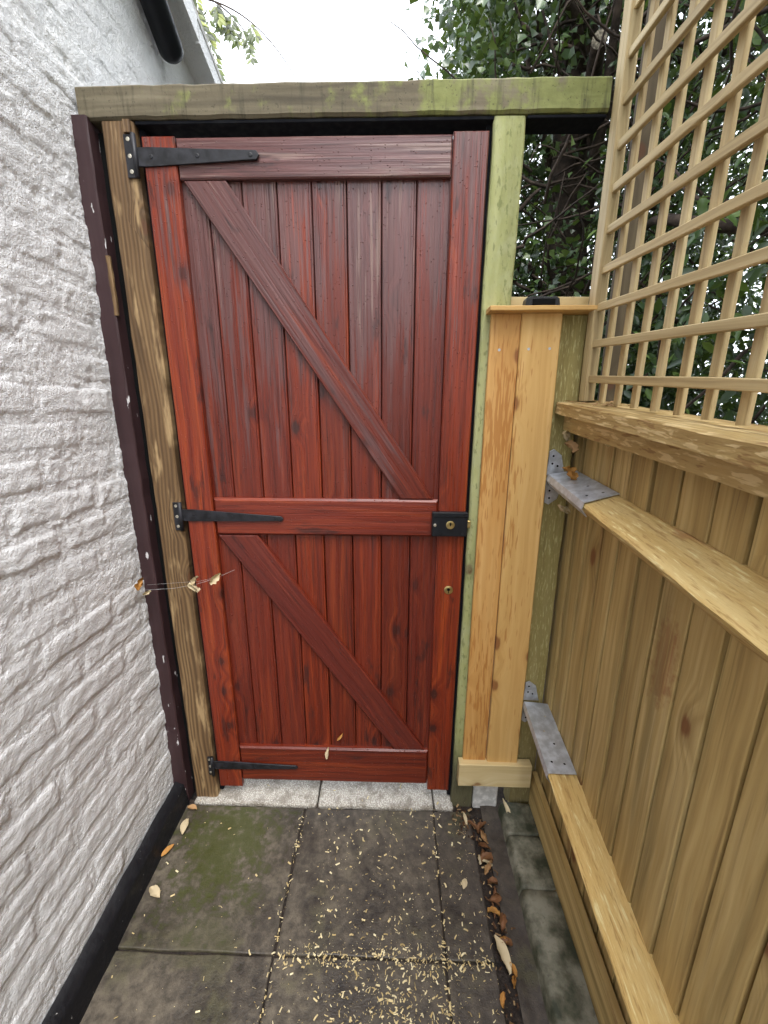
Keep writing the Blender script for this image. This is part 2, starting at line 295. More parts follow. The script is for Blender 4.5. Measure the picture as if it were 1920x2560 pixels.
M['litter'] = leafmat('dark_leaf_crumbs', [(0., (.03, .015, .01)), (.6, (.10, .05, .025)), (1., (.45, .32, .17))], .7, .05, .2)
M['dryb'] = leafmat('dark_brown_leaf', [(0., (.09, .04, .02)), (.5, (.17, .075, .035)), (1., (.28, .14, .06))], .6, .08, .3)
M['dryo'] = leafmat('dry_orange_leaf', [(0., (.40, .16, .04)), (1., (.55, .30, .09))], .7, .15, .2)
M['dryp'] = leafmat('pale_dry_leaf', [(0., (.48, .38, .24)), (1., (.62, .52, .34))], .7, .1, .2)
M['shave'] = leafmat('cream_wood_shaving', [(0., (.42, .31, .14)), (.6, (.62, .50, .27)), (1., (.74, .65, .42))], .7, .1, .2)

# ------------------------------------------------------------------ mesh helpers
def tag(o, label=None, cat=None, group=None, kind=None):
    if label: o['label'] = label
    if cat: o['category'] = cat
    if group: o['group'] = group
    if kind: o['kind'] = kind
    return o
def empty(name, loc=(0, 0, 0), **k):
    o = bpy.data.objects.new(name, None); o.location = loc; o.empty_display_size = .05; COL.objects.link(o); return tag(o, **k)
def link(name, me, mat, parent=None, mx=None, smooth=False):
    o = bpy.data.objects.new(name, me); COL.objects.link(o)
    if mat is not None and not me.materials: me.materials.append(mat)
    if smooth:
        for p in me.polygons: p.use_smooth = True
    if mx is not None: o.matrix_world = mx
    if parent is not None:
        o.parent = parent; o.matrix_parent_inverse = world_of(parent).inverted()
    return o
def world_of(o):
    m = o.matrix_basis.copy()
    if o.parent: m = world_of(o.parent) @ o.matrix_parent_inverse @ m
    return m
def mesh(name, v, f):
    me = bpy.data.meshes.new(name); me.from_pydata([tuple(a) for a in v], [], f); me.update(); return me
def rect(wd, t, c=.002):
    a, b_ = wd/2, t/2; c = min(c, a*.45, b_*.45)
    return [(-a+c, -b_), (a-c, -b_), (a, -b_+c), (a, b_-c), (a-c, b_), (-a+c, b_), (-a, b_-c), (-a, -b_+c)]
def bar(name, p0, p1, xdir, sec, mat, parent=None, nseg=8, jit=.0006, taper=None, label=None, smooth=False):
    p0, p1 = Vector(p0), Vector(p1); z = (p1-p0); L = z.length; z.normalize()
    x = Vector(xdir); x = (x - z*x.dot(z)).normalized(); y = z.cross(x)
    mx = Matrix((x, y, z)).transposed().to_4x4(); mx.translation = p0
    k = len(sec); vs = []; fs = []
    for i in range(nseg+1):
        u = i/nseg; s = 1 if taper is None else 1+(taper-1)*u
        jx, jy = random.uniform(-jit, jit), random.uniform(-jit, jit)*.5
        for (a, b_) in sec: vs.append((a*s+jx+random.uniform(-jit, jit)*.5, b_+jy, u*L))
    for i in range(nseg):
        for j in range(k):
            a = i*k+j; b_ = i*k+(j+1) % k; fs.append((a, b_, b_+k, a+k))
    fs.append(tuple(range(k-1, -1, -1))); fs.append(tuple(nseg*k+j for j in range(k)))
    o = link(name, mesh(name, vs, fs), mat, parent, mx, smooth)
    if label: o['label'] = label
    return o
def poly(name, pts, y0, y1, axis, mat, parent=None, c=.003):
    """flat timber: outline pts in world XZ, from y0 (front) to y1; grain along axis (dx,dz)"""
    cx = sum(p[0] for p in pts)/len(pts); cz = sum(p[1] for p in pts)/len(pts)
    z = Vector((axis[0], 0, axis[1])).normalized(); y = Vector((0, 1, 0)); x = y.cross(z)
    mx = Matrix((x, y, z)).transposed().to_4x4(); mx.translation = (cx, (y0+y1)/2, cz); inv = mx.inverted()
    n = len(pts); area = sum(pts[i][0]*pts[(i+1) % n][1]-pts[(i+1) % n][0]*pts[i][1] for i in range(n))
    if area < 0: pts = pts[::-1]
    ins = []
    for i in range(n):
        p = Vector(pts[i]); a = (Vector(pts[i-1])-p).normalized(); b_ = (Vector(pts[(i+1) % n])-p).normalized()
        s = abs(a.x*b_.y-a.y*b_.x); ins.append(p+(a+b_)*(c/max(s, .2)))
    rings_ = [(ins, y0), (pts, y0+c), (pts, y1)]
    vs = [inv @ Vector((p[0], yy, p[1])) for ring, yy in rings_ for p in ring]; fs = []
    for r_ in range(2):
        for j in range(n):
            a = r_*n+j; b_ = r_*n+(j+1) % n; fs.append((a, a+n, b_+n, b_))
    fs.append(tuple(range(n))); fs.append(tuple(2*n+j for j in range(n-1, -1, -1)))
    me = mesh(name, vs, fs); bm = bmesh.new(); bm.from_mesh(me); bmesh.ops.recalc_face_normals(bm, faces=bm.faces); bm.to_mesh(me); bm.free()
    return link(name, me, mat, parent, mx)
def box(name, lo, hi, mat, parent=None, bev=.002, seg=1):
    lo, hi = Vector(lo), Vector(hi); c = (lo+hi)/2; s = hi-lo
    bm = bmesh.new(); bmesh.ops.create_cube(bm, size=1.); bmesh.ops.scale(bm, vec=s, verts=bm.verts)
    if bev: bmesh.ops.bevel(bm, geom=bm.edges[:], offset=bev, segments=seg, affect='EDGES', profile=.5)
    me = bpy.data.meshes.new(name); bm.to_mesh(me); bm.free()
    return link(name, me, mat, parent, Matrix.Translation(c))
def disc(name, c, n, r, t, mat, parent=None, seg=14, dome=.35):
    n = Vector(n).normalized(); q = n.to_track_quat('Z', 'Y'); vs = []; fs = []
    for (rr, zz) in ((r, 0), (r, t*(1-dome)), (r*.7, t)):
        for j in range(seg): a = 2*math.pi*j/seg; vs.append((rr*math.cos(a), rr*math.sin(a), zz))
    for k in range(2):
        for j in range(seg): a = k*seg+j; b_ = k*seg+(j+1) % seg; fs.append((a, b_, b_+seg, a+seg))
    fs.append(tuple(2*seg+j for j in range(seg)))
    mx = q.to_matrix().to_4x4(); mx.translation = c
    return link(name, mesh(name, vs, fs), mat, parent, mx)
def tube(name, pts, rads, mat, parent=None, seg=6, smooth=True, me_only=False):
    vs = []; fs = []; pts = [Vector(p) for p in pts]; n = len(pts)
    for i, p in enumerate(pts):
        t = (pts[min(i+1, n-1)]-pts[max(i-1, 0)]).normalized(); a = t.orthogonal().normalized() if i == 0 else (a-t*a.dot(t)).normalized()
        b_ = t.cross(a)
        for j in range(seg): th = 2*math.pi*j/seg; vs.append(p+(a*math.cos(th)+b_*math.sin(th))*rads[i])
    for i in range(n-1):
        for j in range(seg): q = i*seg+j; r_ = i*seg+(j+1) % seg; fs.append((q, r_, r_+seg, q+seg))
    fs.append(tuple(range(seg-1, -1, -1))); fs.append(tuple((n-1)*seg+j for j in range(seg)))
    if me_only: return vs, fs
    return link(name, mesh(name, vs, fs), mat, parent, None, smooth)
# smooth value noise for relief (world metres)
TAB = RNG.random((256, 256))
def vnoise(a, b_):
    i = np.floor(a).astype(int); j = np.floor(b_).astype(int); u = a-i; v = b_-j; u = u*u*(3-2*u); v = v*v*(3-2*v)
    g = lambda p, q: TAB[p % 256, q % 256]
    return (g(i, j)*(1-u)+g(i+1, j)*u)*(1-v)+(g(i, j+1)*(1-u)+g(i+1, j+1)*u)*v
def fbm(a, b_, s, o=4, g=.5):
    t = 0; amp = 1; tot = 0
    for k in range(o): t = t+amp*vnoise(a*s+17.3*k, b_*s+41.7*k); tot += amp; amp *= g; s *= 2.03
    return t/tot-.5
SLOPE = .0612
def gz(y): return SLOPE*max(-4., min(3., y))

# ------------------------------------------------------------------ ground and paving
gv = []; gf = []; xs = [-40, -8, -3, -1.5, -.75, 0, .5, 1, 2, 4, 9, 40]; ys = [-40, -10, -4, -2, -1, -.5, 0, .3, 1, 2, 3, 6, 15, 45]
for yy in ys:
    for xx in xs: gv.append((xx, yy, gz(yy)-.045))
for i in range(len(ys)-1):
    for j in range(len(xs)-1): a = i*len(xs)+j; gf.append((a, a+1, a+1+len(xs), a+len(xs)))
tag(link('ground', mesh('ground', gv, gf), M['soil']), kind='structure')
path = tag(empty('path', (0, 0, 0)), kind='structure')
def slab(name, x0, x1, y0, y1, mat, parent, dz=0., th=.04, bev=.004):
    bm = bmesh.new(); nx, ny = 6, 6; vs = {}
    cx, cy = (x0+x1)/2, (y0+y1)/2
    for top in (0, 1):
        for i in range(nx+1):
            for j in range(ny+1):
                X = x0+(x1-x0)*i/nx; Y = y0+(y1-y0)*j/ny
                e = (i in (0, nx)) or (j in (0, ny))
                if e: X += random.uniform(-.0018, .0018); Y += random.uniform(-.0018, .0018)
                Z = SLOPE*Y+dz-(0 if top else th)+(random.uniform(-.0006, .0006) if top else 0)
                vs[top, i, j] = bm.verts.new((X-cx, Y-cy, Z-SLOPE*cy))
    for i in range(nx):
        for j in range(ny):
            bm.faces.new([vs[1, i, j], vs[1, i+1, j], vs[1, i+1, j+1], vs[1, i, j+1]])
    brd = [(i, 0) for i in range(nx)]+[(nx, j) for j in range(ny)]+[(nx-i, ny) for i in range(nx)]+[(0, ny-j) for j in range(ny)]
    for k in range(len(brd)):
        a, b_ = brd[k], brd[(k+1) % len(brd)]
        bm.faces.new([vs[0, a[0], a[1]], vs[0, b_[0], b_[1]], vs[1, b_[0], b_[1]], vs[1, a[0], a[1]]])
    bm.normal_update()
    eds = [e for e in bm.edges if len(e.link_faces) == 2 and e.calc_face_angle(0) > .8]
    bmesh.ops.bevel(bm, geom=eds, offset=bev, segments=2, affect='EDGES', profile=.5)
    for v in list(bm.verts):
        if not v.link_faces: bm.verts.remove(v)
    me = bpy.data.meshes.new(name); bm.to_mesh(me); bm.free()
    return link(name, me, mat, parent, Matrix.Translation((cx, cy, SLOPE*cy)))
rows = [(-.3795, -.0225)]+[(-.3845-.424*k-.419, -.3845-.424*k) for k in range(5)]
for (y0, y1) in rows:
    for (x0, x1) in ((-.700, -.2872), (-.2828, .1358), (.1402, .257)):
        slab('paving_slab', x0, x1, y0, y1, M['slab'], path, dz=random.uniform(-.0006, .0006), bev=.003)
thr = tag(empty('threshold', (0, 0, 0)), kind='structure')
for (x0, x1) in ((-.66, -.249), (-.244, .139), (.144, .205)):
    slab('concrete_block', x0, x1, -.019, .17, M['pebble'], thr, dz=.006, bev=.006)
back = tag(empty('back_path', (0, 0, 0)), kind='structure')
for k in range(4):
    for (x0, x1) in ((-.70, -.285), (-.28, .135), (.14, .5)): slab('paving_slab', x0, x1, .178+.43*k, .60+.43*k, M['slab'], back)
# gutter strip of soil beside the slabs and its mortar edge
def strip(name, x0, x1, y0, y1, z, mat, amp=.004, nx=6, ny=90, seed=0.):
    X = np.linspace(x0, x1, nx); Y = np.linspace(y0, y1, ny); XX, YY = np.meshgrid(X, Y)
    Z = SLOPE*YY+z+fbm(XX+seed, YY, 40, 4)*amp*2
    v = np.stack([XX, YY, Z], -1).reshape(-1, 3).tolist(); f = [(i*nx+j, i*nx+j+1, (i+1)*nx+j+1, (i+1)*nx+j) for i in range(ny-1) for j in range(nx-1)]
    return link(name, mesh(name, v, f), mat, None, None, True)
tag(strip('joint_soil', -.70, .26, -2.5, -.0, -.007, M['soil'], .002, 40, 120, 1.), kind='structure')
tag(strip('soil_strip', .250, .305, -2.5, .02, -.012, M['soil'], .008), kind='structure')
tag(strip('mortar_strip', .296, .392, -2.5, .02, -.002, M['slab'], .004, 12, 200, 3.), kind='structure')
kerb = tag(empty('kerb', (.42, 0, 0)), 'row of greenish lichened kerb stones along the foot of the wooden fence', 'kerb')
def kerbstone(y0, y1, x0, x1, ztop):
    n = 14; m = 12; vs = []; sec = []
    for j in range(m+1):
        u = j/m; xx = x0+(x1-x0)*u; e = min(u*7., 1.); zz = ztop*(math.sin(e*math.pi/2)**.6)-.01-.004*u
        sec.append((xx, zz))
    for i in range(n+1):
        t = i/n; yy = y0+(y1-y0)*t; ed = min(t, 1-t)*n; drop = .0015*max(0, 1-ed)**2
        for (xx, zz) in sec:
            q = float(fbm(np.array(xx), np.array(yy), 22, 4))
            vs.append((xx, yy, SLOPE*yy+zz-drop+q*.006))
    fs = [(i*(m+1)+j, i*(m+1)+j+1, (i+1)*(m+1)+j+1, (i+1)*(m+1)+j) for i in range(n) for j in range(m)]
    fs.append(tuple(range(m, -1, -1))); fs.append(tuple(n*(m+1)+j for j in range(m+1)))
    link('kerb_stone', mesh('kerb_stone', vs, fs), M['kerb'], kerb, None, True)
for (y0, y1, zt) in ((-.109, -.012, .044), (-.2455, -.111, .042), (-.62, -.2475, .041), (-1.1, -.625, .046), (-1.6, -1.105, .046), (-2.2, -1.605, .046)):
    kerbstone(y0, y1, .350, .452, zt)

# ------------------------------------------------------------------ white house wall
XW = -.722
def verge_z(y): return 2.466-.325*(y-.47)
def relief(y, z):
    low = fbm(y, z, 2.6, 3)*.014
    mid = fbm(y+.25*z, z, 15, 4, .6)*.0026
    grit = fbm(y, z, 105, 3, .8)*.0048
    crust = np.maximum(0, fbm(y+9, z+4, 48, 4, .6)-.03)*.013*np.clip(fbm(y+2, z+6, 4, 2)*4+.5, 0, 1)*np.clip((z-.5)*1.2, .15, 1)
    pit = np.minimum(0, fbm(y+3, z+8, 20, 4)+.17)*.028*np.clip((z-.5)*1.2, .1, 1)
    return low+mid+grit+crust+pit
def foot(z): return 0*z
house = tag(empty('house_wall', (XW, 0, 0)), 'rough white-painted brick gable wall on the left of the gate', 'house wall')
def wallgrid(y0, y1, step, zmin):
    ny = int((y1-y0)/step)+1; Y = np.linspace(y0, y1, ny); nz = int(2.5/step); V = np.linspace(0, 1, nz); YY, VV = np.meshgrid(Y, V)
    ZZ = zmin+(2.466-.325*(YY-.47)-zmin)*VV
    XX = XW+relief(YY, ZZ)+foot(ZZ)
    v = np.stack([XX, YY, ZZ], -1).reshape(-1, 3); idx = np.arange(ny*nz).reshape(nz, ny)
    f = np.stack([idx[:-1, :-1], idx[:-1, 1:], idx[1:, 1:], idx[1:, :-1]], -1).reshape(-1, 4)
    me = bpy.data.meshes.new('painted_skin'); me.vertices.add(len(v)); me.vertices.foreach_set('co', v.ravel())
    me.loops.add(f.size); me.loops.foreach_set('vertex_index', f.ravel()); me.polygons.add(len(f)); me.polygons.foreach_set('loop_start', np.arange(0, f.size, 4)); me.polygons.foreach_set('loop_total', np.full(len(f), 4)); me.update()
    return link('painted_skin', me, M['wall'], house, None, True)
wallgrid(-.78, .06, .0034, -.05); wallgrid(.06, 1.3, .009, -.05); wallgrid(-4.2, -.78, .05, -.3)
box('wall_core', (XW-.24, -4.2, -.3), (XW-.03, 1.3, 2.15), M['wall'], house, 0)
nb = 0
for crs in range(0, 36):
    z0 = .078+crs*.0742; offs = .1125*(crs % 2)+.013*math.sin(crs*2.1)
    for k in range(-4, 8):
        y0 = k*.226+offs-.02; y1 = y0+.215
        if y1 < -.70 or y0 > 1.0 or y1 > verge_z(y1)*9 or z0+.07 > verge_z(y1)-.03: continue
        if y0 > .02 and z0 < 1.82: continue
        if y0 > .25 and z0 < 1.9+y0*.3: continue
        hh = (random.uniform(.0018, .0032) if random.random() > .15 else .001)*(1. if z0 < 1.15 else .6); tw = random.uniform(-.002, .002)
        ny, nz = 34, 15; Y = np.linspace(y0-.008, y1+.008, ny); Z = np.linspace(z0-.006, z0+.070, nz); YY, ZZ = np.meshgrid(Y, Z)
        wy = fbm(YY, ZZ+crs, 26, 4)*.018
        ed = np.minimum(np.minimum(YY-y0+wy, y1-YY+wy), np.minimum(ZZ-z0+wy*.7, z0+.064-ZZ+wy*.7))
        s = np.clip(ed/.011, 0, 1); s = s*s*(3-2*s); border = np.zeros_like(s); border[0, :] = border[-1, :] = 1; border[:, 0] = border[:, -1] = 1
        XX = XW+relief(YY, ZZ)+foot(ZZ)-.0016+s*(hh+.0016+tw*(YY-y0)/.2)+fbm(YY+5*crs, ZZ, 60, 3)*.003*s-border*.002
        v = np.stack([XX, YY, ZZ], -1).reshape(-1, 3).tolist(); f = [(i*ny+j, i*ny+j+1, (i+1)*ny+j+1, (i+1)*ny+j) for i in range(nz-1) for j in range(ny-1)]
        link('brick', mesh('brick', v, f), M['wall'], house, None, True); nb += 1
# black bitumen plinth running down to the paving
Y = np.linspace(-4.2, -.012, 240); V = np.linspace(0, 1, 9); YY, VV = np.meshgrid(Y, V)
top = .082+.062*np.clip(YY, -4, 0)+fbm(YY, YY*0+3, 14, 3)*.010; ZZ = (SLOPE*YY-.02)+(top+.02-SLOPE*YY)*VV
XX = XW+.043+.003-.016*VV+fbm(YY, ZZ, 20, 4)*.005; XX = np.where(VV > .93, XW+.005, XX)
v = np.stack([XX, YY, ZZ], -1).reshape(-1, 3).tolist(); ny = len(Y)
o = link('plinth', mesh('plinth', v, [(i*ny+j, i*ny+j+1, (i+1)*ny+j+1, (i+1)*ny+j) for i in range(8) for j in range(ny-1)]), M['plinth'], house, None, True)
o['label'] = 'glossy black painted plinth at the foot of the wall'
# sloping verge: soffit board, fascia and roof edge
def vb(name, x0, x1, za, zb, mat, y0=-4.2, y1=1.35):
    vs = []
    for yy in (y0, y1):
        for (xx, dz) in ((x0, za), (x1, za), (x1, zb), (x0, zb)): vs.append((xx, yy, verge_z(yy)+dz))
    fs = [(3, 2, 1, 0), (4, 5, 6, 7), (0, 1, 5, 4), (1, 2, 6, 5), (2, 3, 7, 6), (3, 0, 4, 7)]
    return link(name, mesh(name, vs, fs), mat, house)
vb('soffit', XW-.05, XW+.066, .0, .03, M['wall']); vb('fascia', XW+.066, XW+.082, -.016, .05, M['wall'], y1=.545); vb('fascia', XW+.062, XW+.078, -.006, .05, M['wall'], y0=.56)
ro = vb('roof', XW-3.2, XW+.080, .052, .07, M['white'])
# black rainwater pipe lying down the slope against the wall, closed with a rounded end
d = Vector((0, .101, -.073)).normalized(); e = Vector((XW+.045, .418, 2.318)); ps = [e-d*1.6, e-d*.8, e]; rs = [.036, .036, .036]
for a in range(1, 6): ps.append(e+d*.030*math.sin(a/5*math.pi/2)); rs.append(max(.004, .036*math.cos(a/5*math.pi/2)))
pipe = tube('rainwater_pipe', ps, rs, M['black'], house, 18); pipe['label'] = 'black pipe with a rounded end sloping down the top of the wall'

# ------------------------------------------------------------------ brown batten beside the wall
bt = empty('wall_batten', (-.705, 0, 0)); tag(bt, 'purple-brown painted batten between the white wall and the hinge post', 'batten')
bar('board', (-.711, .016, -.005), (-.714, .016, 1.905), (1, 0, 0), rect(.058, .052, .003), M['batten'], bt, 40, .0012)
bar('gap_shade_strip', (-.676, .035, .0), (-.678, .035, 1.89), (1, 0, 0), rect(.03, .02), M['hole'], bt, 4)  # black strip standing in for the shade between batten and post
bar('splinter', (-.6835, -.006, 1.50), (-.6845, -.006, 1.63), (1, 0, 0), [(-.004, -.004), (.005, -.003), (.004, .004), (-.003, .004)], M['post_brown'], bt, 6, .0015)

# ------------------------------------------------------------------ gate frame
gf_ = empty('timber_gateway', (-.2, 0, 0)); tag(gf_, 'weathered timber gate frame of two posts under a mossy cross beam', 'gate frame')
o = bar('hinge_post', (-.6235, .034, -.01), (-.6245, .034, 1.8985), (1, 0, 0), rect(.073, .068, .004), M['post_brown'], gf_, 30, .0011); o['label'] = 'weathered brown hinge post with raised grain'
o = bar('latch_post', (.2345, .037, -.01), (.2465, .037, 1.8985), (1, 0, 0), rect(.070, .070, .004), M['post_green'], gf_, 30, .0009); o['label'] = 'algae-green latch post'
o = bar('cross_beam', (-.706, .0275, 1.9315), (.4545, .0275, 1.9345), (0, 0, 1), rect(.063, .060, .005), M['beam'], gf_, 40, .0011); o['label'] = 'grey cross beam turning mossy green to the right'
box('beam_underside', (-.585, .003, 1.8925), (.2115, .0575, 1.8995), M['matt'], gf_, .001)  # thin black strips along the underside of the beam
box('beam_underside', (.283, .002, 1.8935), (.453, .0575, 1.8995), M['matt'], gf_, .001)
bar('door_stop', (-.5795, .043, .02), (-.5795, .043, 1.892), (1, 0, 0), rect(.014, .05), M['matt'], gf_, 4)
bar('door_stop', (.1955, .043, .02), (.2075, .043, 1.892), (1, 0, 0), rect(.0135, .05), M['matt'], gf_, 4)
bar('packer', (-.6, -.003, 1.874), (-.6, -.003, 1.898), (1, 0, 0), rect(.016, .008, .001), M['post_brown'], gf_, 2)

# ------------------------------------------------------------------ the gate
gate = empty('gate', (-.19, 0, .05)); tag(gate, 'closed red-stained ledged and braced wooden gate with black hinges', 'gate')
poly('stile', [(-.574, .052), (-.499, .052), (-.499, 1.870), (-.574, 1.870)], 0, .0165, (0, 1), M['stile'], gate)
poly('stile', [(.119, .058), (.1885, .058), (.2025, 1.872), (.1245, 1.872)], 0, .0165, (0, 1), M['stile'], gate)
poly('rail', [(-.4975, 1.788), (.1225, 1.788), (.1225, 1.868), (-.4975, 1.868)], .003, .04, (1, 0), M['brace'], gate)
poly('rail', [(-.4975, .936), (.1205, .936), (.1205, 1.041), (-.4975, 1.041)], .002, .04, (1, 0), M['stile'], gate, .006)
poly('rail', [(-.4975, .078), (.1175, .078), (.1175, .212), (-.4975, .212)], .003, .04, (1, 0), M['door'], gate, .005)
def brace(a, b_, c, d_):
    poly('brace', [a, b_, c, d_], .0045, .032, ((c[0]+d_[0]-a[0]-b_[0]), (c[1]+d_[1]-a[1]-b_[1])), M['brace'], gate, .0025)
brace((-.4905, 1.7865), (-.392, 1.7865), (.107, 1.0425), (.018, 1.0425))
brace((-.494, .9345), (-.383, .9345), (.106, .2135), (.010, .2135))
K = 1.0175
jx = [-.506]+[v*K for v in (-.434, -.354, -.274, -.194, -.114, -.034, .046)]+[.1285]
for a, b_ in zip(jx[:-1], jx[1:]):
    wdt = b_-a-.0022
    sec = [(-wdt/2, .010), (-wdt/2, -.0065), (-wdt/2+.0018, -.0085), (wdt/2-.0062, -.0085), (wdt/2-.0054, -.0072), (wdt/2-.0046, -.0085), (wdt/2-.0018, -.0085), (wdt/2, -.0065), (wdt/2, .010)]
    bar('board', ((a+b_)/2, .0255, .085), ((a+b_)/2, .0255, 1.865), (1, 0, 0), sec, M['door'], gate, 12, .0003)
for xx in ((-.572, -.512), (.134, .186)): box('stile_back', (xx[0], .017, .056), (xx[1], .045, 1.866), M['door'], gate, .002)
box('gap_shade_backing', (-.495, .037, .09), (.118, .0385, 1.86), M['hole'], gate, 0)  # added black sheet, stands in for the shade in the board gaps
def hinge(zt, zb, plx, zc, l, w0, w1, tilt):
    hx = -.5885
    h = empty('strap_hinge', (hx, 0, zc)); h.parent = gate; h.matrix_parent_inverse = world_of(gate).inverted()
    box('plate', (plx, -.0045, zb), (hx-.002, -.0005, zt), M['iron'], h, .0012)
    tube('knuckle', [(hx, -.005, zb), (hx, -.005, zt)], [.0055]*2, M['iron'], h, 10)
    x0, x1 = hx+.002, hx+.002+l
    poly('strap', [(x0, zc-w0/2), (x0+.03, zc-w0/2), (x1-.006, zc+tilt-w1/2), (x1, zc+tilt), (x1-.006, zc+tilt+w1/2), (x0+.03, zc+w0/2), (x0, zc+w0/2)], -.0045, -.0004, (1, 0), M['iron'], h, .0012)
    for zz in (zt-.010, (zt+zb)/2, zb+.012): disc('screw', ((plx+hx)/2-.001, -.0045, zz), (0, -1, 0), .0042, .0012, M['screw'], h)
    for u in (.12, .5, .93): disc('bolt_head', (x0+l*u, -.0045, zc+tilt*u), (0, -1, 0), .0042, .0014, M['iron'], h)
hinge(1.872, 1.788, -.612, 1.8285, .278, .037, .018, .0015)
hinge(1.030, .950, -.609, .9935, .283, .033, .014, -.008)
hinge(.175, .103, -.604, .1425, .28, .030, .013, -.002)
lk = empty('rim_lock', (.155, 0, .98)); lk.parent = gate; lk.matrix_parent_inverse = world_of(gate).inverted()
box('case', (.104, -.021, .945), (.1985, .001, 1.011), M['black'], lk, .002, 2)
box('case_lip', (.1035, -.0235, 1.0), (.199, -.0205, 1.0125), M['black'], lk, .001)
disc('keyhole_plate', (.1525, -.0205, .978), (0, -1, 0), .0115, .0022, M['brass'], lk, 20)
tube('keyhole', [(.1525, -.0235, .9755), (.1525, -.0235, .9815)], [.0014, .0014], M['hole'], lk, 8); disc('keyhole', (.1525, -.0228, .9815), (0, -1, 0), .0026, .0012, M['hole'], lk)
disc('screw', (.1115, -.0205, .977), (0, -1, 0), .0042, .0015, M['screw'], lk)
for (xx, zz) in ((.188, .998), (.186, .953)): disc('screw', (xx, -.0205, zz), (0, -1, 0), .0034, .0012, M['iron'], lk)
box('bolt', (.1995, -.012, .967), (.2085, -.004, .987), M['brass'], lk, .001)
cy = disc('cylinder_lock', (.1585, .0, .779), (0, -1, 0), .0125, .004, M['brass'], gate, 20)
disc('keyhole', (.1585, -.0035, .781), (0, -1, 0), .0045, .001, M['hole'], cy); box('keyhole', (.1575, -.0052, .770), (.1595, -.0035, .78), M['hole'], cy, 0)

# ------------------------------------------------------------------ panel between gate and fence
pn = empty('infill_panel', (.32, -.01, .08)); tag(pn, 'narrow infill panel of two fresh orange boards beside the latch post', 'panel')
bar('board', (.2630, -.0065, .19), (.2650, -.0065, 1.500), (1, 0, 0), rect(.0715, .012, .0015), M['panel'], pn, 14, .0005)
bar('board', (.3500, -.0095, .19), (.3485, -.0095, 1.500), (1, 0, 0), rect(.0955, .018, .0025), M['panel2'], pn, 14, .0005)
bar('base_batten', (.2135, -.0175, .157), (.440, -.0175, .1555), (0, 0, 1), rect(.084, .03, .002), M['pale'], pn, 6, .0005)
bar('ledge', (.2185, -.003, 1.506), (.473, -.003, 1.5065), (0, 1, 0), rect(.085, .0105, .0015), M['panel2'], pn, 6, .0004)
bar('back_batten', (.2835, .0515, 1.5315), (.478, .0515, 1.5315), (0, 0, 1), rect(.038, .02, .0015), M['pale'], pn, 6, .0004)
for (xx, zz) in ((.2515, 1.419), (.322, 1.421), (.372, 1.422)): disc('nail', (xx, -.0187, zz), (0, -1, 0), .0032, .0006, M['galv'], pn, 10)
tr = empty('plastic_tray', (.345, 0, 1.512)); tag(tr, 'small black plastic tray lying on the ledge of the infill panel', 'tray')
bm = bmesh.new()
lo = [(-.041, -.012), (.041, -.012), (.041, .012), (-.041, .012)]
def ringpts(w_, d_, z_, c=.006): return [(-w_+c, -d_, z_), (w_-c, -d_, z_), (w_, -d_+c, z_), (w_, d_-c, z_), (w_-c, d_, z_), (-w_+c, d_, z_), (-w_, d_-c, z_), (-w_, -d_+c, z_)]
R_ = [[bm.verts.new(p) for p in r_] for r_ in (ringpts(.041, .02, 0), ringpts(.0385, .018, .020), ringpts(.035, .015, .0235), ringpts(.030, .012, .0235), ringpts(.026, .010, .016))]
for a, b_ in zip(R_[:-1], R_[1:]):
    for j in range(8): bm.faces.new([a[j], a[(j+1) % 8], b_[(j+1) % 8], b_[j]])
bm.faces.new(R_[-1]); bm.faces.new(R_[0][::-1]); me = bpy.data.meshes.new('shell'); bm.to_mesh(me); bm.free()
link('shell', me, M['plastic'], tr, Matrix.Translation((.345, -.008, 1.512)))
box('front_recess', (.319, -.0305, 1.515), (.371, -.0265, 1.529), M['hole'], tr, .001)
tag(box('white_block', (.272, .0, -.02), (.352, .06, .135), M['white'], None, .004), 'pale concrete block standing between the post feet under the infill panel', 'block')
fp = bar('fence_post', (.4295, .036, -.02), (.4285, .036, 1.4995), (1, 0, 0), rect(.073, .070, .004), M['fpost'], None, 24, .0009)
tag(fp, 'rough olive fence post in the corner right of the orange boards', 'post')

# ------------------------------------------------------------------ close-board fence
fence = empty('fence', (.47, -.5, 0)); tag(fence, 'close-board timber fence with two sloping rails on the right', 'fence')
js = [.032, -.036, -.103, -.177, -.244, -.320, -.391, -.468, -.539]
while js[-1] > -3.2: js.append(js[-1]-random.uniform(.070, .080))
for a, b_ in zip(js[:-1], js[1:]):
    wdt = a-b_; yc = (a+b_)/2; t0 = random.uniform(-.0012, .0012)
    # local x = -Y (towards the camera), local y = +X (away from the passage): near edge proud, far edge tucked behind its neighbour
    sec = [(-wdt/2-.006, .0095), (-wdt/2-.006, .0070), (-wdt/2+.0032, .0070), (-wdt/2+.0032, -.0012), (-wdt/2+.0046, -.0024), (wdt/2-.0016, -.0058+t0), (wdt/2, -.0044+t0), (wdt/2, .0040)]
    bar('board', (.4790, yc, .06+.12*yc), (.4790+random.uniform(-.001, .001), yc+random.uniform(-.002, .002), 1.262+.09*yc), (0, -1, 0), sec, M['fence'], fence, 10, .0006)
